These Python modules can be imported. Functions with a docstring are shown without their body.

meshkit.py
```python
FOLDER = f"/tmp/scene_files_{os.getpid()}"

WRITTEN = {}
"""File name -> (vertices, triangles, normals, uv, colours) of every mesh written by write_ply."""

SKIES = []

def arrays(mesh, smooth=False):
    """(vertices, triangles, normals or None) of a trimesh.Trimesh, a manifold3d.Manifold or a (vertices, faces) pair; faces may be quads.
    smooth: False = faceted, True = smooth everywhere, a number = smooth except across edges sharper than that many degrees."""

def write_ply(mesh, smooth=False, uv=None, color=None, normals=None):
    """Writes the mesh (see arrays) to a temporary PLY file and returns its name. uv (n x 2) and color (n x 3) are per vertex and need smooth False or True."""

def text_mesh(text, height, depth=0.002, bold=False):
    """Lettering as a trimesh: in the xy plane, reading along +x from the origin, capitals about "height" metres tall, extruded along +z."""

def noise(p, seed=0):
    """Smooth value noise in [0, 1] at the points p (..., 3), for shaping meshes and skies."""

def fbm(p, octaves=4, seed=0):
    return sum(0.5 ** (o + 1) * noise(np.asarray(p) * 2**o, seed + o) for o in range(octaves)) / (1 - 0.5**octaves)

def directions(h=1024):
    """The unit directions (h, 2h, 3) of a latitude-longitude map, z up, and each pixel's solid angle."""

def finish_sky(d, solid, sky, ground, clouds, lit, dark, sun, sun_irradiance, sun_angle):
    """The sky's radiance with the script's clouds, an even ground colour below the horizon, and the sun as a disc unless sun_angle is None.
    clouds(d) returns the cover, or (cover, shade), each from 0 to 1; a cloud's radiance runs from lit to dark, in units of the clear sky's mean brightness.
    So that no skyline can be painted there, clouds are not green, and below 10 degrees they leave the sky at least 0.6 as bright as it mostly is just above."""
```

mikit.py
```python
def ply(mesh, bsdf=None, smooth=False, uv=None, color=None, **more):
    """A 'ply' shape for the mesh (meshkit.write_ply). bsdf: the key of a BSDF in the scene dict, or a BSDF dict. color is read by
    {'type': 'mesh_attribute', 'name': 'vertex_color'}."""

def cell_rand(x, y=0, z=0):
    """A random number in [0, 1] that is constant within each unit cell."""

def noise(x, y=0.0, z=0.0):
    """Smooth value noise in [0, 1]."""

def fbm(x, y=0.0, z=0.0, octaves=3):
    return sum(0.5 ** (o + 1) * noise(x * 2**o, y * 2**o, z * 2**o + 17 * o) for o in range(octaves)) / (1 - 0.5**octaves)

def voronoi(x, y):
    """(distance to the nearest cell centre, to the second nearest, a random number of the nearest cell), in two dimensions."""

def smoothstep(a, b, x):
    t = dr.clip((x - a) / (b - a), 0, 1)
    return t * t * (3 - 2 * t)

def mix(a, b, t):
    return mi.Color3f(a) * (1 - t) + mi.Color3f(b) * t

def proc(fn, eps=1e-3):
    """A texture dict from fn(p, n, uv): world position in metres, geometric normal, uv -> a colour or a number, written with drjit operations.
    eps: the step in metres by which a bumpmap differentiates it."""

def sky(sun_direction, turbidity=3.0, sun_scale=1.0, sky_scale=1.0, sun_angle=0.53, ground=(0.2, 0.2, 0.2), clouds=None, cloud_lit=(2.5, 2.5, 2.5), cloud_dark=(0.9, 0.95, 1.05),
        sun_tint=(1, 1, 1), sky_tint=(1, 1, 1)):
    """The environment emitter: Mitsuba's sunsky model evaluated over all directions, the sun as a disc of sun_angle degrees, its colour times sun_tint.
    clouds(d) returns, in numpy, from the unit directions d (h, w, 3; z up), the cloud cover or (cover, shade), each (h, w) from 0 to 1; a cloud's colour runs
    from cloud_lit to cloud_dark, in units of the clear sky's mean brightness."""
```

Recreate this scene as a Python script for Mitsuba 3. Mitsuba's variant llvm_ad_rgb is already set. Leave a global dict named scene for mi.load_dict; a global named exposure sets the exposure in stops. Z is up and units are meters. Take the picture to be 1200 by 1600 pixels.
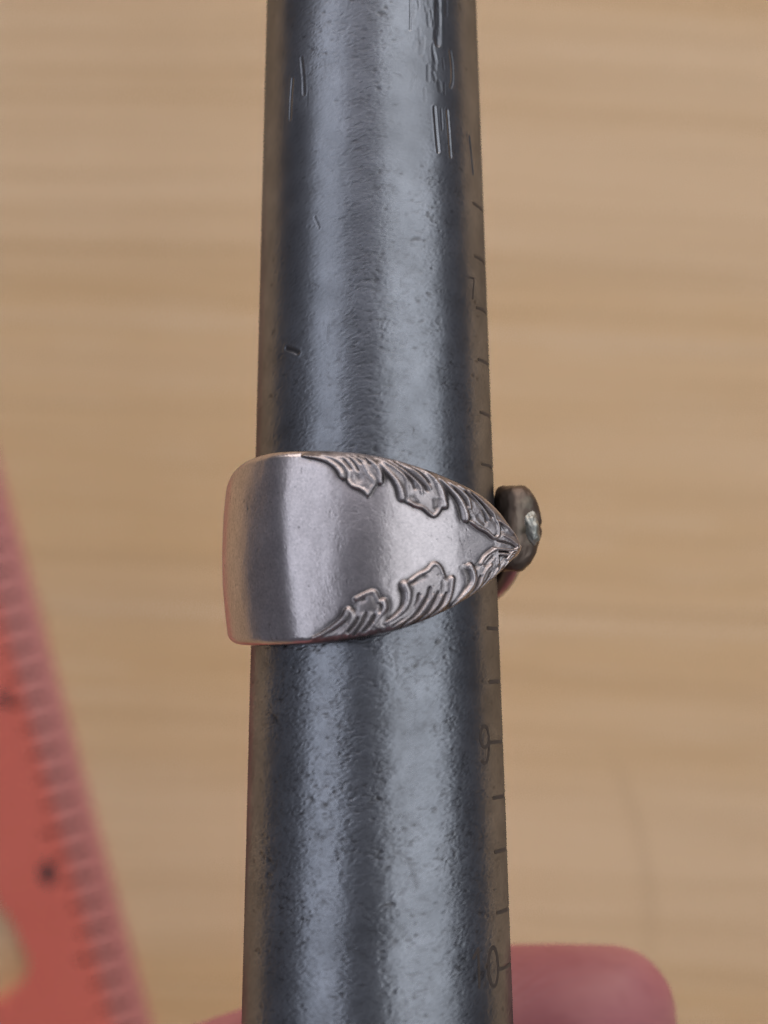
import math
import numpy as np, trimesh, manifold3d as m3, mitsuba as mi, drjit as dr
import shapely
from shapely.geometry import Polygon, LineString, Point
from scipy.ndimage import gaussian_filter
from scipy.spatial import cKDTree
import mikit, meshkit
from mikit import proc, noise, fbm, smoothstep, mix

T = mi.ScalarTransform4f
# ---------------------------------------------------------------- camera, lamps, exposure
AXIS_Z = 0.100                      # height of the mandrel's axis over the desk
exposure = -0.02
scene = {"type": "scene"}
labels = {}
scene["camera"] = {"type": "thinlens", "fov": 2 * math.degrees(math.atan(600 / 3150)), "fov_axis": "x",
                   "aperture_radius": 0.0018, "focus_distance": 0.1445, "near_clip": 0.01, "far_clip": 20.0,
                   "to_world": T().look_at(origin=[0, 0, AXIS_Z + 0.150], target=[0, 0, 0], up=[0, 1, 0])}
scene["room_light"] = {"type": "constant", "radiance": {"type": "rgb", "value": [0.10, 0.105, 0.13]}}


def lamp(key, x0, x1, y0, y1, z, rgb, label):
    """A ceiling panel facing down."""
    scene[key] = {"type": "rectangle", "bsdf": {"type": "diffuse"},
                  "to_world": T().translate([(x0 + x1) / 2, (y0 + y1) / 2, z]).rotate([1, 0, 0], 180).scale([(x1 - x0) / 2, (y1 - y0) / 2, 1]),
                  "emitter": {"type": "area", "radiance": {"type": "rgb", "value": list(rgb)}}}
    labels[key] = {"label": label, "category": "ceiling light"}


lamp("ceiling_light", -2.3, -0.70, -0.9, 1.7, 1.30, (0.80, 0.88, 1.04), "long cool white ceiling light panel above the left side of the desk")
lamp("ceiling_light_001", 0.22, 2.9, -0.9, 1.7, 1.30, (1.00, 1.08, 1.18), "wide cool white ceiling light panel above the right side of the desk")
lamp("ceiling_light_002", -0.69, 0.21, 0.40, 1.7, 1.30, (0.30, 0.325, 0.40), "dim glowing panel added in place of bare ceiling between the two long lights")  # added glow standing in for bare ceiling, no lamp of its own
scene["added_far_light"] = {"type": "rectangle", "bsdf": {"type": "diffuse"},  # unseen panel added to brighten the desk from the far side
                         "to_world": T().translate([0.0, 2.2, 1.0]).rotate([1, 0, 0], 90).scale([2.4, 0.85, 1]),
                         "emitter": {"type": "area", "radiance": {"type": "rgb", "value": [2.35, 2.10, 1.98]}}}
labels["added_far_light"] = {"label": "bright light panel added beyond the far end of the desk", "category": "added_light"}


# ---------------------------------------------------------------- helpers
def world(v):
    """Millimetres about the mandrel's axis to metres over the desk."""
    return np.asarray(v, float) * 1e-3 + [0, 0, AXIS_Z]


def ref(k):
    return {"type": "ref", "id": k}


def put(key, mesh, bsdf, smooth=40):
    v, f = (mesh.vertices, mesh.faces) if isinstance(mesh, trimesh.Trimesh) else mesh
    scene[key] = mikit.ply(trimesh.Trimesh(world(v), f, process=False), bsdf, smooth)


def put_n(key, v, f, n, color, bsdf):
    """Mesh with given normals and vertex colours; unused vertices dropped."""
    used = np.unique(f)
    new = np.zeros(len(v), int)
    new[used] = np.arange(len(used))
    path = meshkit.write_ply(trimesh.Trimesh(world(v[used]), new[f], process=False), True, None, color[used], normals=n[used])
    scene[key] = {"type": "ply", "filename": path, "face_normals": False, "bsdf": ref(bsdf)}


def vnormals(v, f):
    n = np.zeros_like(v)
    c = np.cross(v[f[:, 1]] - v[f[:, 0]], v[f[:, 2]] - v[f[:, 0]])
    for k in range(3):
        np.add.at(n, f[:, k], c)
    return n / np.maximum(np.linalg.norm(n, axis=1, keepdims=True), 1e-30)


def grid_faces(nr, nc, wrap=False):
    i = np.arange(nr - 1)[:, None]
    j = np.arange(nc if wrap else nc - 1)[None, :]
    a = i * nc + j
    b = i * nc + (j + 1) % nc
    q = np.stack([a, b, b + nc, a + nc], -1)
    return q.reshape(-1, 4)


def tris(q):
    return np.vstack([q[:, [0, 1, 2]], q[:, [0, 2, 3]]])


def sstep(a, b, x):
    t = np.clip((x - a) / (b - a), 0, 1)
    return t * t * (3 - 2 * t)


def curve(p, n=12):
    """Catmull-Rom through the points."""
    p = np.asarray(p, float)
    if len(p) < 3:
        return np.linspace(p[0], p[-1], 2 * n)
    q = np.vstack([2 * p[0] - p[1], p, 2 * p[-1] - p[-2]])
    t = np.linspace(0, 1, n, endpoint=False)[:, None]
    out = []
    for k in range(len(p) - 1):
        a, b, c, d = q[k:k + 4]
        out.append(0.5 * (2 * b + (c - a) * t + (2 * a - 5 * b + 4 * c - d) * t**2 + (3 * b - a - 3 * c + d) * t**3))
    return np.vstack(out + [p[-1:]])


def dense(p, r0, r1, step=0.03):
    """Samples along a smooth stroke with its radius running from r0 to r1."""
    c = curve(p)
    L = np.r_[0, np.cumsum(np.linalg.norm(np.diff(c, axis=0), axis=1))]
    s = np.linspace(0, L[-1], max(4, int(L[-1] / step)))
    return np.stack([np.interp(s, L, c[:, 0]), np.interp(s, L, c[:, 1])], 1), r0 + (r1 - r0) * s / max(L[-1], 1e-9)


# ---------------------------------------------------------------- materials
def metal(key, rough, spec=0.5):
    scene[key] = {"type": "twosided", "bsdf": {"type": "principled", "base_color": {"type": "mesh_attribute", "name": "vertex_color"},
                                               "metallic": 1.0, "roughness": rough, "specular": spec}}


scene["steel"] = {"type": "twosided", "bsdf": {"type": "roughconductor", "material": "none", "distribution": "ggx", "alpha": 0.10,
                                               "specular_reflectance": {"type": "mesh_attribute", "name": "vertex_color"}}}
metal("silver", 0.28)
metal("silver_relief", 0.40)
metal("old_metal", 0.48)
metal("chip_metal", 0.5)
scene["engraving"] = {"type": "twosided", "bsdf": {"type": "principled", "base_color": {"type": "rgb", "value": [0.045, 0.034, 0.028]}, "roughness": 0.7}}


def wood_colour(p, nn, uv):
    x, y = p.x * 1000, p.y * 1000
    w = y + 3.0 * (noise(x * 0.012 + 3, y * 0.02) - 0.5) + 0.01 * x
    w = w + 0.022 * x + 0.5 * (noise(x * 0.05, y * 0.3, 2.0) - 0.5)
    broad = fbm(x * 0.004 + 9, w * 0.06 + 1.7, 2.0, octaves=3)
    fine = fbm(x * 0.012, w * 0.50, 5.0, octaves=2)
    streak = noise(x * 0.020, w * 1.25, 8.0)
    hair = noise(x * 0.08, w * 2.8, 8.0)
    c = mix((0.675, 0.458, 0.268), (0.63, 0.402, 0.203), smoothstep(0.30, 0.72, broad))
    band = 0.9 * dr.exp(-dr.square((w - 31) / 3.6)) + 0.5 * dr.exp(-dr.square((w - 25.2) / 0.9)) + 0.5 * dr.exp(-dr.square((w - 50) / 2.8)) + 0.7 * dr.exp(-dr.square((w + 10.5) / 0.9)) + 0.7 * dr.exp(-dr.square((w + 58) / 9))
    band = dr.minimum(band, 1)
    c = mix(c, (0.50, 0.305, 0.14), band * (0.18 + 0.50 * smoothstep(0.25, 0.75, streak)))
    c = mix(c, (0.48, 0.29, 0.135), 0.26 * smoothstep(0.50, 0.85, fine) + 0.20 * smoothstep(0.55, 0.9, streak))
    c = mix(c, (0.72, 0.52, 0.34), 0.35 * dr.exp(-dr.square((w - 22.6) / 0.55)) + 0.35 * dr.exp(-dr.square((w + 12.4) / 0.6)) + 0.25 * smoothstep(0.62, 0.85, hair))
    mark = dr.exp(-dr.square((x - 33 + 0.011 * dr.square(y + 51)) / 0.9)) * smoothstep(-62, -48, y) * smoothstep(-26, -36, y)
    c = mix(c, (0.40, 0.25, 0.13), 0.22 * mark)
    return c


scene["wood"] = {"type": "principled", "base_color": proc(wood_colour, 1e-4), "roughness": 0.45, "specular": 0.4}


def skin_colour(p, nn, uv):
    x, y, z = p.x * 1000, p.y * 1000, p.z * 1000
    a = fbm(x * 0.16, y * 0.16, z * 0.16 + 4, octaves=3)
    b = noise(x * 0.9, y * 0.9, z * 0.9)
    c = mix((0.36, 0.120, 0.128), (0.41, 0.165, 0.160), smoothstep(0.30, 0.75, a))
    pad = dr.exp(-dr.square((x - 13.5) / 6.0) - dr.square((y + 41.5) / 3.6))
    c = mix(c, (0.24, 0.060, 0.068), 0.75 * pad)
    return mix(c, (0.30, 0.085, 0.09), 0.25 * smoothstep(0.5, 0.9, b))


def skin_bump(p, nn, uv):
    x, y, z = p.x * 1000, p.y * 1000, p.z * 1000
    return 0.000015 * dr.sin(9 * (y + 0.05 * (x - 17) * (x - 17)) + 2 * noise(x * 0.5, y * 0.5, z * 0.5)) + 0.00006 * fbm(x * 0.6, y * 0.6, z * 0.6)


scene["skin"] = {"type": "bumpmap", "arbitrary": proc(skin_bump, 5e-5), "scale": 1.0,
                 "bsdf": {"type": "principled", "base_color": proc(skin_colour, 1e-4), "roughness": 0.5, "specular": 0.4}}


def plastic_colour(p, nn, uv):
    x, y = p.x * 1000, p.y * 1000
    return mix((0.60, 0.130, 0.090), (0.68, 0.175, 0.125), fbm(x * 0.07, y * 0.07, 1.0))


scene["red_plastic"] = {"type": "principled", "base_color": proc(plastic_colour, 1e-4), "roughness": 0.35, "specular": 0.5}
scene["bevel_plastic"] = {"type": "principled", "base_color": {"type": "rgb", "value": [0.51, 0.185, 0.155]}, "roughness": 0.35, "specular": 0.6}
scene["tick_paint"] = {"type": "principled", "base_color": {"type": "rgb", "value": [0.47, 0.155, 0.130]}, "roughness": 0.6}
scene["black_print"] = {"type": "principled", "base_color": {"type": "rgb", "value": [0.02, 0.012, 0.015]}, "roughness": 0.6}

# ---------------------------------------------------------------- desk
desk = trimesh.creation.box([540, 900, 25])
desk.apply_translation([5, 90, -12.5 - 100])
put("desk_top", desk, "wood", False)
labels["desk_top"] = {"label": "pale tan wooden desk top with horizontal grain behind everything", "kind": "structure"}

# leaf relief of the ring: outlines, ridges and grooves as (angle in degrees, length in mm), radii in mm
ORNAMENT = {
  't1': {'body': [(-26.84, 3.287), (-21.31, 3.352), (-10.93, 3.232), (-1.82, 2.994), (1.44, 2.501), (3.07, 1.931), (3.04, 1.078), (0.99, 0.957), (-0.25, 0.552), (-2.11, 0.085), (-5.18, 0.482), (-8.07, 0.776), (-9.39, 1.31), (-9.72, 1.474), (-10.97, 1.383), (-12.44, 1.57), (-13.49, 2.146), (-18.22, 2.67), (-26.84, 3.0)], 'ridge': [([(-26.84, 3.148), (-18.66, 2.813), (-14.55, 2.398), (-12.43, 1.977), (-11.31, 1.547)], 0.089, 0.2), ([(-19.53, 3.172), (-14.33, 2.804), (-10.53, 2.333), (-9.08, 1.838), (-9.09, 1.39), (-8.06, 0.939)], 0.089, 0.116), ([(-9.1, 1.227), (-7.65, 0.88), (-5.18, 0.709), (-3.13, 0.476), (-2.11, 0.19)], 0.111, 0.111), ([(-3.49, 2.346), (-1.86, 1.692), (0.38, 1.079), (-0.87, 0.634), (-2.11, 0.19)], 0.111, 0.111), ([(-2.65, 2.833), (1.03, 2.257), (2.32, 1.769), (2.43, 1.118)], 0.111, 0.178)], 'groove': [([(-10.51, 3.107), (-7.2, 2.44), (-5.56, 1.905)], 0.067, 0.067), ([(-8.22, 3.137), (-4.72, 2.472)], 0.067, 0.067), ([(-10.94, 2.702), (-8.04, 2.036)], 0.067, 0.053), ([(-5.73, 3.045), (-2.66, 2.67), (-1.43, 2.342)], 0.071, 0.053), ([(-5.57, 1.458), (-5.16, 1.375)], 0.356, 0.356)]},
  't2': {'body': [(1.46, 2.908), (5.57, 2.909), (13.91, 2.564), (21.72, 1.912), (26.73, 1.295), (27.61, 0.073), (27.11, -0.585), (24.31, -0.726), (22.93, -1.101), (21.12, -1.339), (19.36, -1.119), (17.2, -0.721), (14.63, -0.568), (12.11, -0.332), (11.28, -0.009), (10.23, -0.215), (8.36, -0.096), (7.55, 0.634), (5.11, 1.444), (2.25, 2.013)], 'ridge': [([(2.26, 2.419), (5.94, 1.688), (8.4, 1.041), (9.62, 0.475), (10.11, -0.012)], 0.098, 0.244), ([(3.91, 2.582), (8.43, 2.017), (11.33, 1.455), (12.06, 0.724), (12.2, -0.169)], 0.089, 0.089), ([(12.11, -0.251), (15.06, -0.526), (17.42, -0.639), (19.59, -0.996), (21.26, -1.208), (22.93, -0.979), (24.32, -0.522)], 0.116, 0.124), ([(19.94, 1.819), (23.04, 1.185), (24.83, 0.544), (25.8, -0.472)], 0.111, 0.222), ([(8.04, 2.749), (13.89, 2.074), (18.16, 1.319), (20.33, 0.678)], 0.089, 0.111), ([(5.56, 2.664), (12.18, 1.701), (16.41, 0.903), (17.25, 0.337)], 0.089, 0.111), ([(16.47, 2.29), (20.37, 1.74), (22.58, 1.101), (23.9, 0.292), (24.32, -0.522)], 0.089, 0.089)], 'groove': [([(5.56, 2.599), (10.92, 1.763), (13.85, 1.137), (14.68, 0.652)], 0.076, 0.076), ([(7.62, 2.545), (13.87, 1.626), (18.14, 0.911), (19.35, 0.551)], 0.08, 0.08), ([(9.7, 2.549), (15.17, 2.039), (18.17, 1.564), (20.12, 1.085)], 0.08, 0.071), ([(13.81, 0.079), (15.07, -0.242)], 0.222, 0.222), ([(22.07, -0.127), (22.27, -0.616)], 0.222, 0.222)]},
  't3': {'body': [(22.2, 1.804), (29.83, 1.418), (36.26, 0.884), (43.41, 0.137), (53.1, -0.954), (59.09, -1.64), (60.73, -2.308), (55.85, -2.214), (52.31, -1.951), (50.94, -2.421), (47.78, -2.696), (43.77, -2.268), (40.06, -2.002), (37.08, -1.617), (36.6, -1.359), (35.15, -1.596), (32.81, -1.54), (32.17, -0.874), (29.75, 0.075), (25.9, 0.864)], 'ridge': [([(24.66, 1.375), (30.21, 0.377), (32.89, -0.309), (34.01, -0.859), (34.46, -1.303)], 0.111, 0.267), ([(28.49, 1.108), (32.49, 0.659), (35.73, 0.054), (36.27, -0.54)], 0.111, 0.133), ([(32.05, 0.991), (38.18, 0.191), (42.27, -0.553), (45.26, -1.236)], 0.111, 0.133), ([(36.25, 0.734), (42.31, -0.026), (47.94, -0.866), (49.12, -1.382)], 0.089, 0.111), ([(37.08, -1.542), (40.33, -1.91), (44.06, -2.152), (47.91, -2.589), (50.29, -2.39), (50.85, -1.968), (49.88, -1.373)], 0.111, 0.124), ([(51.04, -1.359), (55.91, -1.718), (60.31, -2.175)], 0.067, 0.142)], 'groove': [([(34.81, 0.569), (40.19, -0.2), (43.33, -0.918), (44.12, -1.437)], 0.08, 0.08), ([(37.7, 0.449), (42.83, -0.321), (47.02, -1.066)], 0.08, 0.08), ([(30.23, 0.676), (33.84, 0.036), (35.46, -0.435)], 0.071, 0.071), ([(40.12, -1.177), (43.28, -1.596)], 0.222, 0.222), ([(52.35, -1.571), (55.14, -1.918)], 0.111, 0.133)]},
  'b1': {'body': [(-24.25, -9.798), (-19.37, -9.299), (-14.65, -8.837), (-11.58, -8.297), (-11.18, -7.713), (-9.67, -7.534), (-7.79, -7.722), (-7.04, -7.577), (-6.65, -6.957), (-1.05, -6.345), (0.8, -6.494), (1.53, -7.006), (3.38, -6.935), (4.86, -7.301), (4.84, -7.886), (4.07, -8.615), (3.31, -9.198), (-7.84, -9.692), (-19.38, -9.885)], 'ridge': [([(-23.42, -9.654), (-19.37, -9.336), (-14.65, -8.815), (-11.2, -8.298), (-9.86, -7.863), (-9.22, -7.718)], 0.089, 0.2), ([(-12.36, -9.391), (-9.32, -8.814), (-7.8, -8.233), (-8.17, -7.83)], 0.111, 0.133), ([(-6.65, -6.957), (-3.66, -6.67), (-0.68, -6.455), (0.42, -6.64), (1.52, -7.153)], 0.111, 0.133), ([(-0.38, -8.756), (1.49, -8.175), (3.55, -7.593), (3.19, -7.154)], 0.111, 0.222), ([(-9.71, -9.47), (-6.32, -8.747), (-4.44, -8.021)], 0.089, 0.111), ([(-6.71, -9.476), (-2.97, -8.607), (-1.47, -7.952)], 0.089, 0.111), ([(-2.99, -9.409), (0.37, -8.466), (1.13, -7.737)], 0.089, 0.111)], 'groove': [([(-9.71, -9.251), (-7.44, -8.745), (-5.93, -8.237)], 0.071, 0.071), ([(-7.46, -9.401), (-4.83, -8.677), (-2.95, -7.877)], 0.076, 0.067), ([(-4.1, -9.188), (-1.86, -8.681), (0.01, -8.1)], 0.076, 0.067), ([(-6.66, -7.286), (-3.29, -7.0)], 0.178, 0.178), ([(1.87, -7.883), (2.44, -7.446)], 0.067, 0.067)]},
  'b2': {'body': [(2.94, -9.052), (4.08, -8.469), (8.2, -7.887), (9.36, -7.01), (8.64, -6.058), (10.15, -5.764), (12.43, -5.762), (15.53, -5.244), (18.68, -4.943), (21.1, -4.421), (23.95, -4.632), (25.38, -5.291), (27.71, -5.43), (29.01, -5.499), (28.08, -6.537), (26.31, -7.721), (21.73, -8.318), (14.61, -8.763), (7.03, -9.128)], 'ridge': [([(4.07, -8.615), (8.57, -8.033), (11.42, -7.302), (11.83, -6.569), (10.71, -6.02)], 0.089, 0.289), ([(12.82, -5.725), (15.92, -5.28), (19.07, -4.979), (21.3, -4.53), (23.53, -4.781), (24.96, -5.366)], 0.116, 0.133), ([(7.04, -8.909), (12.73, -8.033), (17.02, -6.857)], 0.098, 0.116), ([(10.8, -8.873), (16.19, -8.031), (21.0, -6.703)], 0.098, 0.116), ([(14.61, -8.763), (20.95, -7.805), (24.26, -6.769)], 0.098, 0.116), ([(16.94, -8.689), (23.38, -7.874), (27.2, -6.908), (28.35, -5.575)], 0.098, 0.222)], 'groove': [([(6.67, -8.85), (12.73, -8.033), (15.06, -7.299), (15.78, -6.639)], 0.08, 0.08), ([(10.04, -8.8), (14.64, -8.032), (18.59, -6.928), (19.82, -6.191)], 0.084, 0.084), ([(14.62, -8.69), (18.94, -7.955), (22.62, -6.699), (23.04, -6.478)], 0.084, 0.084), ([(18.53, -8.468), (23.82, -7.432), (26.37, -6.542)], 0.076, 0.076), ([(13.96, -5.834), (17.87, -5.46)], 0.178, 0.178), ([(24.73, -5.81), (24.69, -6.547)], 0.133, 0.133)]},
  'b3': {'body': [(19.09, -8.203), (29.2, -7.456), (33.71, -6.575), (35.04, -5.5), (33.0, -4.642), (35.53, -4.493), (38.16, -4.611), (40.93, -4.323), (42.88, -3.905), (47.54, -3.256), (50.04, -3.334), (51.41, -4.307), (56.6, -3.575), (63.75, -3.084), (66.65, -3.188), (61.85, -4.07), (54.44, -4.962), (45.72, -6.111), (36.23, -7.099), (28.01, -7.791)], 'ridge': [([(29.2, -7.588), (34.13, -6.573), (37.41, -5.755), (37.24, -5.086), (35.95, -4.658)], 0.098, 0.244), ([(40.92, -4.458), (43.37, -3.901), (48.07, -3.4), (49.74, -3.473), (49.95, -4.32)], 0.116, 0.124), ([(32.82, -7.511), (38.94, -6.35), (42.79, -5.051), (45.85, -4.489)], 0.098, 0.124), ([(36.23, -7.165), (44.71, -5.915), (49.62, -4.798)], 0.098, 0.124), ([(55.19, -4.068), (59.53, -3.476), (63.73, -3.188)], 0.116, 0.116), ([(40.76, -6.677), (51.31, -5.26), (56.52, -4.261)], 0.089, 0.107)], 'groove': [([(31.6, -7.449), (38.04, -6.355), (40.86, -5.333)], 0.08, 0.08), ([(35.37, -7.035), (42.73, -5.86), (45.81, -5.03)], 0.08, 0.08), ([(40.77, -6.475), (49.02, -5.209), (51.39, -4.512)], 0.08, 0.071), ([(43.32, -4.508), (47.49, -3.866)], 0.156, 0.156), ([(45.7, -6.246), (54.43, -5.031), (62.74, -3.854)], 0.067, 0.067)]},
  'tip': {'body': [(46.38, -2.363), (54.1, -2.097), (62.36, -2.548), (65.31, -3.158), (61.62, -3.752), (53.07, -3.929), (46.99, -3.532), (49.22, -2.968)], 'ridge': [([(53.23, -2.381), (58.63, -2.685), (63.46, -3.041)], 0.067, 0.116), ([(47.72, -3.345), (53.97, -3.375), (62.81, -3.417)], 0.071, 0.107), ([(49.91, -3.686), (55.68, -3.722), (61.64, -3.614)], 0.067, 0.089)], 'groove': [([(50.0, -2.779), (55.77, -2.9), (61.71, -3.154)], 0.071, 0.071), ([(50.7, -3.498), (56.61, -3.53)], 0.053, 0.053)]}}

# ---------------------------------------------------------------- mandrel frame: axis a, front n (towards the camera), right r
TILT = math.radians(5)
AX = np.array([-0.00625, math.cos(TILT), -math.sin(TILT)])
AX /= np.linalg.norm(AX)
FR = np.array([0, math.sin(TILT), math.cos(TILT)])
FR -= AX * (AX @ FR)
FR /= np.linalg.norm(FR)
RT = np.cross(AX, FR)
A0 = np.array([-0.71, 0, 0])


def cyl(th, s, rho):
    """Angle in degrees from the front, length along the axis and radius, to millimetres."""
    th = np.radians(th)
    return A0 + s[..., None] * AX + (rho * np.sin(th))[..., None] * RT + (rho * np.cos(th))[..., None] * FR


def mandrel_r(s):
    return 8.93 - 0.0253 * s


# ---------------------------------------------------------------- mandrel shaft
rng = np.random.default_rng(7)
TH = np.r_[np.arange(-100, 100.01, 0.55), np.linspace(104, 256, 36)]
SS = np.r_[np.linspace(-95, -47, 20)[:-1], np.arange(-47, 45.01, 0.08), np.linspace(47, 150, 24)]
ns, nt = len(SS), len(TH)
G_T, G_S = np.meshgrid(TH, SS)


def gn(sy, sx):
    g = gaussian_filter(rng.standard_normal((ns, nt)), (sy, sx), mode=("nearest", "wrap"))
    return g / g.std()


worm, worm2, pits, lumps, broad, wv, wm, wv2, wm2, patchn = gn(0.75, 1.5), gn(1.9, 2.4), gn(1.1, 1.9), gn(6, 6), gn(40, 14), gn(1.25, 2.6), gn(2.6, 4.0), gn(2.2, 2.2), gn(3.0, 3.0), gn(20, 16)
worn = np.clip(0.45 + 0.55 * sstep(30, -12, G_S) + 0.20 * broad, 0.2, 1.4)
front = ((G_T <= 100) & (np.abs(G_S) < 46)).astype(float)
vein = np.exp(-(wv / 0.17)**2) * sstep(-0.55, 0.6, wm)              # short worm-like lines, mostly round the shaft
vein2 = np.exp(-(wv2 / 0.2)**2) * sstep(0.2, 1.1, wm2)
patch = np.clip(0.75 + 0.45 * patchn, 0.15, 1.5) * worn
disp = -0.0075 * np.abs(worm) * worn + 0.0018 * worm2 * worn - 0.0105 * (vein + 0.8 * vein2) * patch + 0.0035 * lumps + 0.012 * broad * 0.5
deep = sstep(1.9, 3.0, pits + 0.35 * broad)
disp -= 0.016 * deep * worn
dirt = np.clip(0.45 * deep + (0.22 * sstep(0.8, 2.3, np.abs(worm)) * worn + 0.50 * vein * patch + 0.5 * vein2 * patch + 0.10 * sstep(0, 2, gn(9, 16))) * sstep(72, 45, np.abs(G_T)) + 0.10 * sstep(0.2, 1.5, -worm2) * worn, 0, 1)

U = np.radians(G_T) * 8.7


def groove(p, w, depth, lip=0.25, dark=0.3):
    """Cuts a stroke, given as (angle, length) points, into the shaft."""
    global disp, dirt
    c, r = dense([(math.radians(a) * 8.7, s) for a, s in p], w, w)
    lo, hi = c.min(0) - 1.2, c.max(0) + 1.2
    k = np.nonzero((U > lo[0]) & (U < hi[0]) & (G_S > lo[1]) & (G_S < hi[1]))
    d, _ = cKDTree(c).query(np.stack([U[k], G_S[k]], 1))
    q = np.clip(1 - (d / w)**2, 0, 1)
    disp[k] += -0.6 * depth * q + 0.5 * lip * depth * np.exp(-((d - 1.35 * w) / (0.4 * w))**2)
    dirt[k] = np.maximum(dirt[k], dark * q)


# worn stamp marks near the thin end
groove([(21.5, 38), (20.9, 36), (20.6, 34.3)], 0.13, 0.06)
groove([(29.5, 38), (28.6, 36), (27.6, 33.8)], 0.75, 0.028, 0.2, 0.05)
groove([(37.6, 38), (37.4, 35.5), (36.9, 33.6)], 0.34, 0.06, 0.3, 0.05)
groove([(45.6, 33.2), (46.6, 32.2), (46.2, 31.0), (45.0, 30.6)], 0.20, 0.06, 0.4, 0.2)
for _ in range(34):                                     # the rest of the stamp is worn to short nicks
    a0, s0 = rng.normal(31, 6), rng.uniform(30.0, 38)
    groove([(a0, s0), (a0 + rng.normal(0, 0.6), s0 - rng.uniform(0.3, 1.3))], rng.uniform(0.10, 0.26), rng.uniform(0.010, 0.028), 0.3, rng.uniform(0.0, 0.3))
groove([(33.6, 28.7), (34.4, 27.0), (35.3, 25.5)], 0.15, 0.07, 0.4, 0.3)
groove([(42.0, 28.7), (42.8, 27.0), (43.5, 25.3)], 0.15, 0.07, 0.4, 0.3)
groove([(37.9, 28.7), (38.2, 27.2)], 0.11, 0.03, 0.4, 0.1)
groove([(-45.2, 31.2), (-46.0, 29.8), (-46.5, 28.3)], 0.17, 0.07, 0.5, 0.2)
groove([(-39.0, 32.6), (-37.6, 31.3), (-37.0, 29.9)], 0.18, 0.05, 0.4, 0.4)
groove([(59.8, 27.3), (61.2, 26.0), (62.7, 24.6)], 0.17, 0.08, 0.4, 0.2)
groove([(-46.2, 11.35), (-42.3, 11.15), (-38.8, 10.9)], 0.22, 0.08, 0.5, 0.7)
groove([(-21.5, 12.6), (-21.8, 11.4)], 0.07, 0.03, 0.3, 0.5)
groove([(-29.5, 20.6), (-27.0, 19.8)], 0.11, 0.03, 0.3, 0.4)
groove([(9.0, 4.3), (14.5, 4.9)], 0.07, 0.02, 0.3, 0.5)
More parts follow.
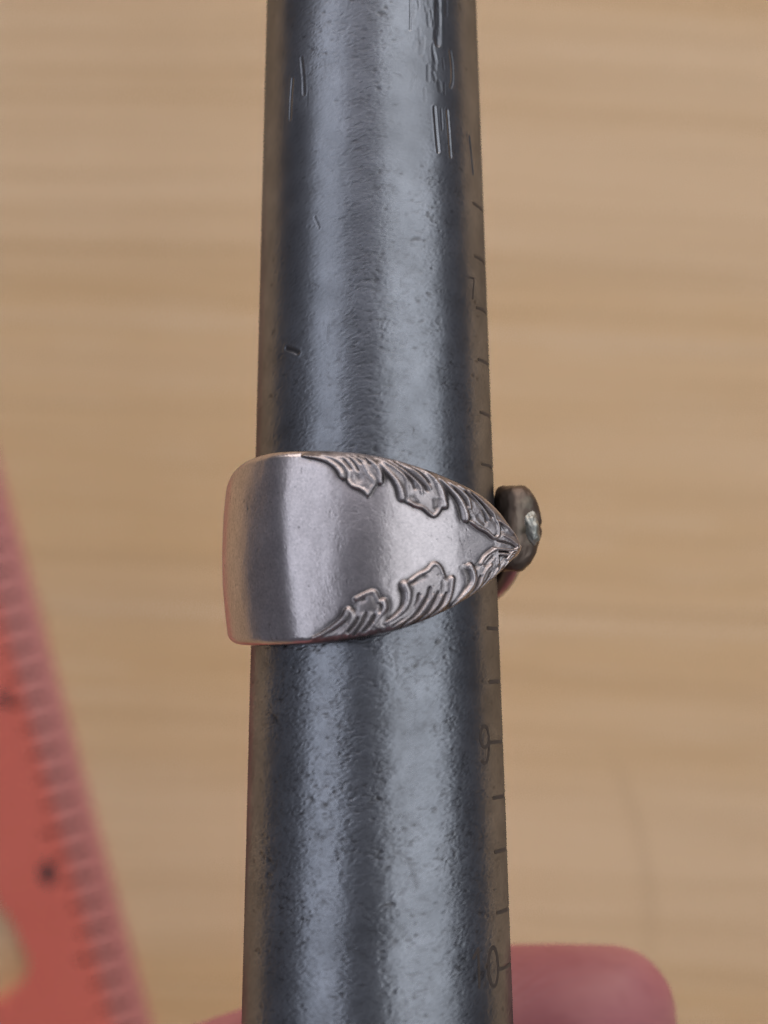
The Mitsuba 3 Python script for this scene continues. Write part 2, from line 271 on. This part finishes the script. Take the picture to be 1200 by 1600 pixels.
groove([(7.0, -24.3), (12.0, -24.6), (15.0, -25.6), (17.0, -26.8)], 0.12, 0.015, 0.2, 0.45)
for _ in range(75):                                     # short scratches and nicks, mostly round the shaft
    a0, s0 = rng.uniform(-75, 75), rng.uniform(-40, 40)
    la = rng.uniform(1.2, 5.5) * rng.choice([-1, 1])
    groove([(a0, s0), (a0 + la, s0 + rng.normal(0, 0.18))], rng.uniform(0.05, 0.08), rng.uniform(0.008, 0.018), 0.3, rng.uniform(0.25, 0.6))
for _ in range(26):
    a0, s0 = rng.uniform(-70, 70), rng.uniform(-40, 40)
    groove([(a0, s0), (a0 + rng.normal(0, 0.8), s0 + rng.uniform(0.3, 1.1))], rng.uniform(0.05, 0.08), rng.uniform(0.006, 0.014), 0.3, rng.uniform(0.2, 0.5))

TICKS = [22.38, 18.43, 14.60, 10.77, 6.87, 3.07, -0.9, -4.9, -8.82, -12.64, -16.98, -20.91, -24.73, -29.0, -32.91]
for k, s in enumerate(TICKS):
    groove([(62.2 if k != 10 else 59.5, s), (80, s), (95, s)], 0.16, 0.055, 0.2, 0.6)

rho = mandrel_r(G_S) + disp * front
rho *= np.where(G_S > 148, np.clip((150.5 - G_S) / 3, 0.3, 1), 1)
V = cyl(G_T, G_S, rho).reshape(-1, 3)
F = tris(grid_faces(ns, nt, True))
dirt = gaussian_filter(dirt, 0.6)
tone = 1 + 0.06 * broad + 0.05 * lumps + 0.05 * patchn
steel = np.array([0.266, 0.271, 0.288])
COL = (steel * tone[..., None]) * (1 - dirt[..., None]) + np.array([0.060, 0.052, 0.048]) * dirt[..., None]
ends = []
for row, flip in ((0, False), (ns - 1, True)):
    V = np.vstack([V, V[row * nt:(row + 1) * nt].mean(0)])
    j = row * nt + np.arange(nt)
    t3 = np.stack([np.full(nt, len(V) - 1), np.roll(j, -1), j], 1)
    ends.append(t3[:, ::-1] if flip else t3)
F = np.vstack([F] + ends)
C = np.vstack([COL.reshape(-1, 3), [steel, steel]])
put_n("ring_mandrel__shaft", V, F, vnormals(V, F), C, "steel")
labels["ring_mandrel"] = {"label": "worn dark steel tapered ring sizing mandrel running top to bottom through the silver ring", "category": "ring mandrel"}


# engraved sizes: thin dark fills lying in the cuts
def wrapped(poly, th0, s0, lift, key, bsdf="engraving"):
    """A flat outline (millimetres round the shaft, millimetres along it) laid on the shaft at angle th0, length s0."""
    polys = getattr(poly, "geoms", [poly])
    m = trimesh.util.concatenate([trimesh.creation.extrude_polygon(g.segmentize(0.12), 0.03, engine="earcut") for g in polys])
    m = m.subdivide_to_size(0.25, max_iter=8) if hasattr(m, "subdivide_to_size") else m
    v = m.vertices
    s = s0 + v[:, 1]
    R = mandrel_r(s)
    put(key, trimesh.Trimesh(cyl(th0 + np.degrees(v[:, 0] / 9.0), s, R + lift + v[:, 2]), m.faces, process=False), bsdf, False)


def number(base, k):
    return base if k == 0 else f"{base}_{k:03d}"


rt = np.random.default_rng(3)
for k, s in enumerate(TICKS):
    x0 = 0.1 if k != 10 else -0.3
    pts = [(x0, rt.normal(0, 0.02)), (1.2, rt.normal(0, 0.03)), (3.0, rt.normal(0, 0.02))]
    wrapped(LineString(pts).buffer((0.13 if s < -5 else 0.095) + rt.uniform(-0.02, 0.02)), 62.0, s, -0.028, number("ring_mandrel__size_tick", k))


def oval(cx, cy, rx, ry, a0=0, a1=360):
    a = np.radians(np.linspace(a0, a1, 40))
    return np.stack([cx + rx * np.cos(a), cy + ry * np.sin(a)], 1)


W = 0.13
nine = shapely.union_all([LineString(oval(0, 0.55, 0.55, 0.75)).buffer(W), LineString(curve([(0.55, 0.55), (0.52, -0.3), (0.25, -1.1), (-0.1, -1.3), (-0.45, -1.15)])).buffer(W)])
zero = LineString(oval(0, 0, 0.62, 1.35)).buffer(W + 0.02)
one = LineString([(-0.45, 0.7), (0.05, 1.3), (0.05, -1.35)]).buffer(W - 0.02)
seven = LineString([(-0.35, 0.85), (0.4, 0.9), (0.1, -0.6)]).buffer(W * 0.7)
eight = shapely.union_all([LineString(oval(0, 0.62, 0.45, 0.62)).buffer(W), LineString(oval(0, -0.62, 0.55, 0.66)).buffer(W)])
for k, (g, th, s) in enumerate([(nine, 56.2, -17.1), (zero, 57.3, -32.65), (one, 46.5, -32.5), (seven, 57.5, 15.8), (eight, 57.0, -0.9)]):
    wrapped(g, th, s, -0.004, number("ring_mandrel__size_number", k))

# ---------------------------------------------------------------- silver ring
RR, THICK = 11.3, 1.4
TOP = np.array([(-265, -0.4), (-250, 0.3), (-235, 0.8), (-215, 1.3), (-180, 1.6), (-140, 1.3), (-110, 1.2), (-92, 1.55), (-80, 2.35), (-70, 2.95), (-58, 3.38), (-40.7, 3.59), (-26.6, 3.53), (-9.8, 3.30), (3.7, 2.91), (17.4, 2.24), (29.8, 1.48), (41.3, 0.66), (51.8, -0.44), (60.8, -1.69), (66.0, -2.35), (68.3, -2.85)])
BOT = np.array([(-265, -3.6), (-252, -5.3), (-238, -6.5), (-215, -7.4), (-180, -8.2), (-140, -8.8), (-110, -9.2), (-92, -9.45), (-75, -9.8), (-62, -9.95), (-51.4, -10.0), (-37.8, -10.03), (-24.3, -9.99), (-10.1, -9.76), (3.3, -9.34), (17, -8.56), (29.3, -7.57), (40.8, -6.41), (53.4, -4.97), (63.3, -3.96), (66.8, -3.72), (68.3, -3.48)])
from scipy.interpolate import PchipInterpolator
th_r = np.r_[np.arange(-265, -100, 1.5), np.arange(-100, 68.25, 0.22), 68.3]
NV = 300
vv = np.linspace(0, 1, NV)
top, bot = PchipInterpolator(*TOP.T)(th_r), PchipInterpolator(*BOT.T)(th_r)
RT_, RV = np.meshgrid(th_r, vv, indexing="ij")
RS = bot[:, None] + (top - bot)[:, None] * RV
RU = np.radians(RT_) * RR
edge = np.vstack([np.stack([np.radians(th_r) * RR, top], 1), np.stack([np.radians(th_r) * RR, bot], 1)])
ed = np.vstack([dense(np.asarray(e)[::6], 1, 1, 0.05)[0] for e in (edge[:len(th_r)], edge[len(th_r):])] + [edge])
d_edge = cKDTree(ed).query(np.stack([RU.ravel(), RS.ravel()], 1))[0].reshape(RU.shape)
d_edge[:, 0] = d_edge[:, -1] = 0

hgt = np.zeros_like(RU)
leaf = np.zeros(RU.shape, int)
P2 = np.stack([RU.ravel(), RS.ravel()], 1)


def ring_point(th, s, off):
    '''The band's bent profile: round the back and left, a soft bend at the left of the face, running straighter to the tip on the right.'''
    t = np.radians(th)
    x, z = RR * np.sin(t), RR * np.cos(t)
    x0, z0, m0, k = RR * math.sin(math.radians(32)), RR * math.cos(math.radians(32)), math.tan(math.radians(32)), 0.014
    straight = th > 32
    dx = x - x0
    z = np.where(straight, z0 - m0 * dx - k * dx**2, z)
    nx, nz = np.where(straight, m0 + 2 * k * dx, np.sin(t)), np.where(straight, 1.0, np.cos(t))
    ln = np.sqrt(nx**2 + nz**2)
    off = off + 0.20 * np.exp(-((th + 38 - (3.5 - s) * 0.74) / 9.0)**2)
    return A0 + s[..., None] * AX + (x + off * nx / ln)[..., None] * RT + (z + off * nz / ln)[..., None] * FR


def mm(L):
    return [(math.radians(a) * RR, s) for a, s in L]


for li, (name, o) in enumerate(ORNAMENT.items(), 1):
    poly = Polygon(curve(mm(o["body"]) + mm(o["body"])[:1], 6)).buffer(0)
    x0, y0, x1, y1 = poly.bounds
    k = np.nonzero((P2[:, 0] > x0 - 0.8) & (P2[:, 0] < x1 + 0.8) & (P2[:, 1] > y0 - 0.8) & (P2[:, 1] < y1 + 0.8))[0]
    q = P2[k]
    inside = shapely.contains_xy(poly, q[:, 0], q[:, 1])
    bd = np.vstack([np.asarray(g.exterior.segmentize(0.03).coords) for g in getattr(poly, "geoms", [poly])])
    db = cKDTree(bd).query(q)[0]
    sd = np.where(inside, db, -db)
    h = 0.12 * sstep(-0.06, 0.42, sd)
    for p, r0, r1 in o["ridge"]:
        c, r = dense(mm(p), r0, r1)
        d, i = cKDTree(c).query(q)
        rr = np.maximum(r[i], 0.09) * 1.12
        h = np.maximum(h, h * 0.4 + (0.11 + 0.58 * rr) * np.sqrt(np.clip(1 - (d / rr)**2, 0, 1)))
    for p, r0, r1 in o["groove"]:
        c, r = dense(mm(p), r0, r1)
        d, i = cKDTree(c).query(q)
        rr = np.maximum(r[i], 0.05) * 1.25
        wide = r0 > 0.11
        h -= (0.06 if wide else 0.15) * np.clip(1 - (d / rr)**2, 0, 1)**(1.5 if wide else 1) * (h > 0.02)
    flat = hgt.ravel()
    flat[k] = np.maximum(flat[k], h)
    leaf.ravel()[k[sd > 0.0]] = li

# ground around the leaves is chased a little lower than the plain field
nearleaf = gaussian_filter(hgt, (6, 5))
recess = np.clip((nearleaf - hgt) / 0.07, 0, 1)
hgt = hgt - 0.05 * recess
hgt = gaussian_filter(hgt, (1.7, 1.5))
edge_fade = sstep(0.0, 0.45, d_edge)
rs = np.random.default_rng(11)


def rn(a, b):
    g = gaussian_filter(rs.standard_normal(RU.shape), (a, b))
    return g / g.std()


n1, n2, n3, n4 = rn(1.0, 1.0), rn(6, 8), rn(22, 28), rn(1.3, 1.5)
spots = sstep(2.0, 3.0, n4 + 0.3 * n3)
micro = 0.0014 * n1 + 0.0026 * n2 + 0.006 * n3 - 0.012 * spots
b = 0.55
bev = np.where(d_edge < b, b - np.sqrt(np.clip(b * b - (b - d_edge)**2, 0, None)), 0) * 0.85
dense_row = (RT_ > -99.5)
crown = 0.0125 * (RS + 3.2)**2
grit = 1 + 1.6 * (leaf > 0)
outer = ring_point(RT_, RS, -crown - bev + hgt * (0.35 + 0.65 * edge_fade) + micro * grit * dense_row)
ni = 6
wi = np.linspace(1, 0, ni)
IS = bot[:, None] + (top - bot)[:, None] * wi[None, :]
IT = np.repeat(th_r[:, None], ni, 1)
inner = ring_point(IT, IS, np.full(IS.shape, -THICK))
loop = np.concatenate([outer, inner], 1)
nr, nc = loop.shape[:2]
RVv = loop.reshape(-1, 3)
quads = grid_faces(nr, nc, True)
quads = quads[:, ::-1]
Fr = tris(quads)
RVv = np.vstack([RVv, RVv[:nc].mean(0)])
j = np.arange(nc)
cap = np.stack([np.full(nc, len(RVv) - 1), j, np.roll(j, -1)], 1)
silver = np.array([0.570, 0.512, 0.505])
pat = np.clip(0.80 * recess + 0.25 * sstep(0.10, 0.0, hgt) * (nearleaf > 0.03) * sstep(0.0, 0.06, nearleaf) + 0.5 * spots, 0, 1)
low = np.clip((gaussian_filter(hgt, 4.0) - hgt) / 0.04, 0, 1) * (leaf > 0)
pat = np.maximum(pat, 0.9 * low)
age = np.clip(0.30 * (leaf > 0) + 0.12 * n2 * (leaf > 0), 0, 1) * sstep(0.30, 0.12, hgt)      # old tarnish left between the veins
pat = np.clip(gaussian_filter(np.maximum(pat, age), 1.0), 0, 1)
toneR = 1 + 0.035 * n3 + 0.03 * n2 + 0.06 * n1
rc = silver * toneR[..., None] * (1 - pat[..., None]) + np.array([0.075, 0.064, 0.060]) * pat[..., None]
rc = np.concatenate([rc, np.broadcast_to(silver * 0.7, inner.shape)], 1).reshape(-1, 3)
rc = np.vstack([rc, silver])
allF = np.vstack([Fr, cap])
nrm = vnormals(RVv, allF)
if np.einsum("ij,ij->i", nrm[:nr * nc].reshape(nr, nc, 3)[:, NV // 2], (outer - cyl(RT_, RS, np.zeros_like(RS)))[:, NV // 2]).mean() < 0:
    nrm, allF, Fr = -nrm, allF[:, ::-1], Fr[:, ::-1]
lf = np.concatenate([leaf, np.zeros(inner.shape[:2], int)], 1).ravel()
lab = lf[quads].max(1)
lab = np.r_[lab, lab]
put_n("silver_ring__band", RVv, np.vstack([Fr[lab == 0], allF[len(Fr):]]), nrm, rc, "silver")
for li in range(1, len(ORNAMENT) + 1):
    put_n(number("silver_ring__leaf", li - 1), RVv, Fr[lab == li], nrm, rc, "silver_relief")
labels["silver_ring"] = {"label": "wide silver spoon handle ring with raised acanthus leaves round the dark mandrel", "category": "ring"}

# the dark lump that ends the other arm of the ring
ico = trimesh.creation.icosphere(5, 1.0)
p = ico.vertices
e = 3.4
nrmf = (np.abs(p[:, 0])**e + np.abs(p[:, 1])**e + np.abs(p[:, 2])**e)**(1 / e)
p = p / nrmf[:, None]
kv = p * [1.45, 3.2, 1.75]
kv[:, 0] += -0.16 * np.clip(kv[:, 1] - 1.2, 0, 3)**1.5 - 0.10 * np.clip(-1.6 - kv[:, 1], 0, 3) + 0.35 * np.exp(-((kv[:, 1] - 0.1) / 0.9)**2) * (kv[:, 0] > 0.5)
nz = meshkit.fbm(kv * 0.9 + 5, 4, 2) - 0.5
fold = np.exp(-((kv[:, 1] + 0.1 - 0.3 * kv[:, 0]) / 0.22)**2) * sstep(-0.6, 0.6, kv[:, 0]) * sstep(-1.0, 0.6, kv[:, 2])
kv *= (1 + 0.15 * nz - 0.10 * fold)[:, None]
KNOB = np.array([10.45, -1.25, -0.55])
a = math.radians(-5)
Rz = np.array([[math.cos(a), -math.sin(a), 0], [math.sin(a), math.cos(a), 0], [0, 0, 1]])
b_ = math.radians(30)
Ry = np.array([[math.cos(b_), 0, math.sin(b_)], [0, 1, 0], [-math.sin(b_), 0, math.cos(b_)]])
kw = kv @ Ry.T @ Rz.T + KNOB + A0
kt = meshkit.fbm(kv * 1.7 + 11, 3, 5)
kcol = np.array([0.190, 0.142, 0.112]) * (0.55 + 0.9 * kt)[:, None]
gre = sstep(0.52, 0.66, meshkit.fbm(kv * 1.1 + 3, 3, 9)) * sstep(-1.5, 0.3, kv[:, 0])
kcol = kcol * (1 - 0.6 * gre[:, None]) + np.array([0.24, 0.21, 0.16]) * 0.6 * gre[:, None]
kf = ico.faces
put_n("silver_ring__end_knob", kw, kf, vnormals(kw, kf), kcol, "old_metal")
# bright worn chip on its outer face
ic = trimesh.creation.icosphere(4, 1.0)
cv = ic.vertices * [0.62, 1.30, 0.55]
cv *= (1 + 0.6 * (meshkit.fbm(cv * 2.0 + 2, 3, 4) - 0.5))[:, None]
a = math.radians(10)
cv = cv @ np.array([[math.cos(a), -math.sin(a), 0], [math.sin(a), math.cos(a), 0], [0, 0, 1]]).T + KNOB + A0 + [1.15, 0.20, 1.22]
ct = meshkit.fbm(cv * 2.2, 3, 6)
put_n("silver_ring__end_knob__bright_chip", cv, ic.faces, vnormals(cv, ic.faces), np.array([0.52, 0.51, 0.45]) * (0.25 + 1.2 * ct)[:, None], "chip_metal")
labels["silver_ring__end_knob"] = {"label": "dark tarnished lump at the ring's hidden end"}
labels["silver_ring__end_knob__bright_chip"] = {"label": "pale worn chip on the dark lump"}

# ---------------------------------------------------------------- red set square lying on the desk, millimetres with z = -100 the desk


def desk_at(x, y, z=-98.5):
    """Photograph position to a spot at height z over the desk (used for the set square's fixed measurements below)."""
    return np.array([(x - 600) / 3150 * (150 - z), (800 - y) / 3150 * (150 - z)])


E0, E1 = np.array([-47.55, 5.19]), np.array([-28.95, -63.11])     # two points of the long graduated edge
ed_dir = (E1 - E0) / np.linalg.norm(E1 - E0)
inn = np.array([ed_dir[1], -ed_dir[0]])                           # into the plate, to the left
if inn[0] > 0:
    inn = -inn
BEV = 4.2


def P(along, into):
    return E0 + ed_dir * along + inn * into


L0, L1 = -46.0, 128.0
cut = [(-47.34, -48.63), (-45.9, -50.4), (-44.35, -53.96), (-43.75, -55.4), (-44.4, -57.75), (-46.2, -59.25), (-49, -60.2), (-75, -58.5), (-76, -40), (-52, -44)]
cut = Polygon(curve(cut + cut[:1], 8)).buffer(0)
plate = Polygon([P(L0, BEV), P(L1, BEV), P(L1, 66), P(L1 - 30, 66)]).difference(cut)
m = trimesh.creation.extrude_polygon(plate, 1.6, engine="earcut")
m.apply_translation([0, 0, -99.99])
put("set_square__plate", m, "red_plastic", False)
prof = [(BEV, -99.99), (BEV, -98.39), (0.25, -99.25), (0.0, -99.45), (0.0, -99.99)]
bv = np.array([[*P(l, i), z] for l in (L0, L1) for i, z in prof])
n5 = len(prof)
bf = [[k, (k + 1) % n5, n5 + (k + 1) % n5, n5 + k] for k in range(n5)]
bt = tris(np.array(bf))
bt = np.vstack([bt, [[0, k, k + 1] for k in range(1, n5 - 1)], [[n5, n5 + k + 1, n5 + k] for k in range(1, n5 - 1)]])
bm = trimesh.Trimesh(bv, bt, process=False)
bm.fix_normals()
put("set_square__bevelled_edge", bm, "bevel_plastic", False)


def bevel_z(i):
    return np.interp(i, [0.25, BEV, 60], [-99.25, -98.39, -98.39])


tick = 0
for k in range(25):
    l = -4.0 + 3.25 * k
    ln = 6.6 if k % 5 == 0 else 5.6
    i0, i1 = 1.4, ln
    hw = 0.24
    vtx = []
    for dz in (0.004, 0.05):
        for i in (i0, BEV, i1):
            for s in (-hw, hw):
                vtx.append([*(P(l + s, i) + ed_dir * (-0.25 * (i - BEV)) * 0), bevel_z(i) + dz])
    vtx = np.array(vtx)
    hull = trimesh.Trimesh(vtx, [[6, 7, 9], [6, 9, 8], [8, 9, 11], [8, 11, 10], [0, 6, 8], [0, 8, 2], [2, 8, 10], [2, 10, 4], [1, 3, 9], [1, 9, 7], [3, 5, 11], [3, 11, 9], [0, 1, 7], [0, 7, 6], [4, 10, 11], [4, 11, 5]], process=False)
    put(number("set_square__tick_mark", tick), hull, "tick_paint", False)
    tick += 1
for k, (x, y, rx, ry) in enumerate([(75, 1364, 1.0, 1.5), (7, 1091, 0.9, 0.8)]):
    c = desk_at(x, y)
    s = trimesh.creation.extrude_polygon(shapely.affinity.scale(Point(*c).buffer(1.0, 12), rx, ry), 0.04, engine="earcut")
    s.apply_translation([0, 0, -98.38])
    put(number("set_square__printed_mark", k), s, "black_print", False)
labels["set_square"] = {"label": "blurred red plastic set square with a sloping edge, at lower left", "category": "set square"}


# ---------------------------------------------------------------- hand holding the mandrel from below
def hull(*pts):
    return m3.Manifold.batch_hull([m3.Manifold.sphere(r, 24).translate(p) for p, r in pts])


def chain(pts):
    return [hull(a, b) for a, b in zip(pts[:-1], pts[1:])]


parts = []
# index finger behind the shaft, pad towards the camera at the right
index = [((-33, -72, 6), 10.5), ((-23.0, -54.2, -14.5), 9.0), ((3.0, -44.6, -16.2), 8.3), ((12.5, -43.6, -15.6), 8.0)]
parts += chain(index)
parts.append(hull(((12.5, -43.6, -15.6), 8.0), ((18.3, -41.1, -15.0), 5.6), ((18.9, -47.0, -14.8), 5.4), ((15.5, -43.8, -14.2), 7.2)))
for dy, tipx, dz in ((-17.5, 21, 3), (-35, 19, 4), (-51, 13, 6)):
    ch = [((-35, -75 + 0.86 * dy, 5), 10.5), ((-25, -57 + dy, -13), 9.2), ((3, -47 + dy, -16.5 + dz * 0.2), 8.4), ((16, -45.5 + dy, -11 + dz), 7.8), ((tipx - 3, -46 + dy, -2 + dz), 6.6)]
    parts += chain(ch)
# palm and thumb, below the frame
parts.append(hull(((-33, -72, 6), 10.5), ((-35, -120, 6), 11), ((-48, -84, 12), 12), ((-52, -128, 10), 14)))
parts.append(hull(((-52, -128, 10), 14), ((-48, -90, 12), 12), ((-62, -145, 6), 17), ((-70, -125, 6), 15)))
parts.append(hull(((-62, -145, 6), 17), ((-70, -125, 6), 15), ((-110, -210, -10), 22)))
parts += chain([((-52, -112, 16), 13), ((-36, -92, 24), 11), ((-10, -82, 25), 9.5), ((10, -76, 22), 8.0)])
hand = m3.Manifold.batch_boolean(parts, m3.OpType.Add).refine_to_length(1.6)
mm_ = hand.to_mesh()
hm = trimesh.Trimesh(mm_.vert_properties[:, :3], mm_.tri_verts)
trimesh.smoothing.filter_taubin(hm, lamb=0.5, nu=0.52, iterations=24)
put("person__hand", hm, "skin", True)
labels["person"] = {"label": "hand holding the mandrel, its pink fingertip showing behind the shaft at bottom right", "category": "person"}
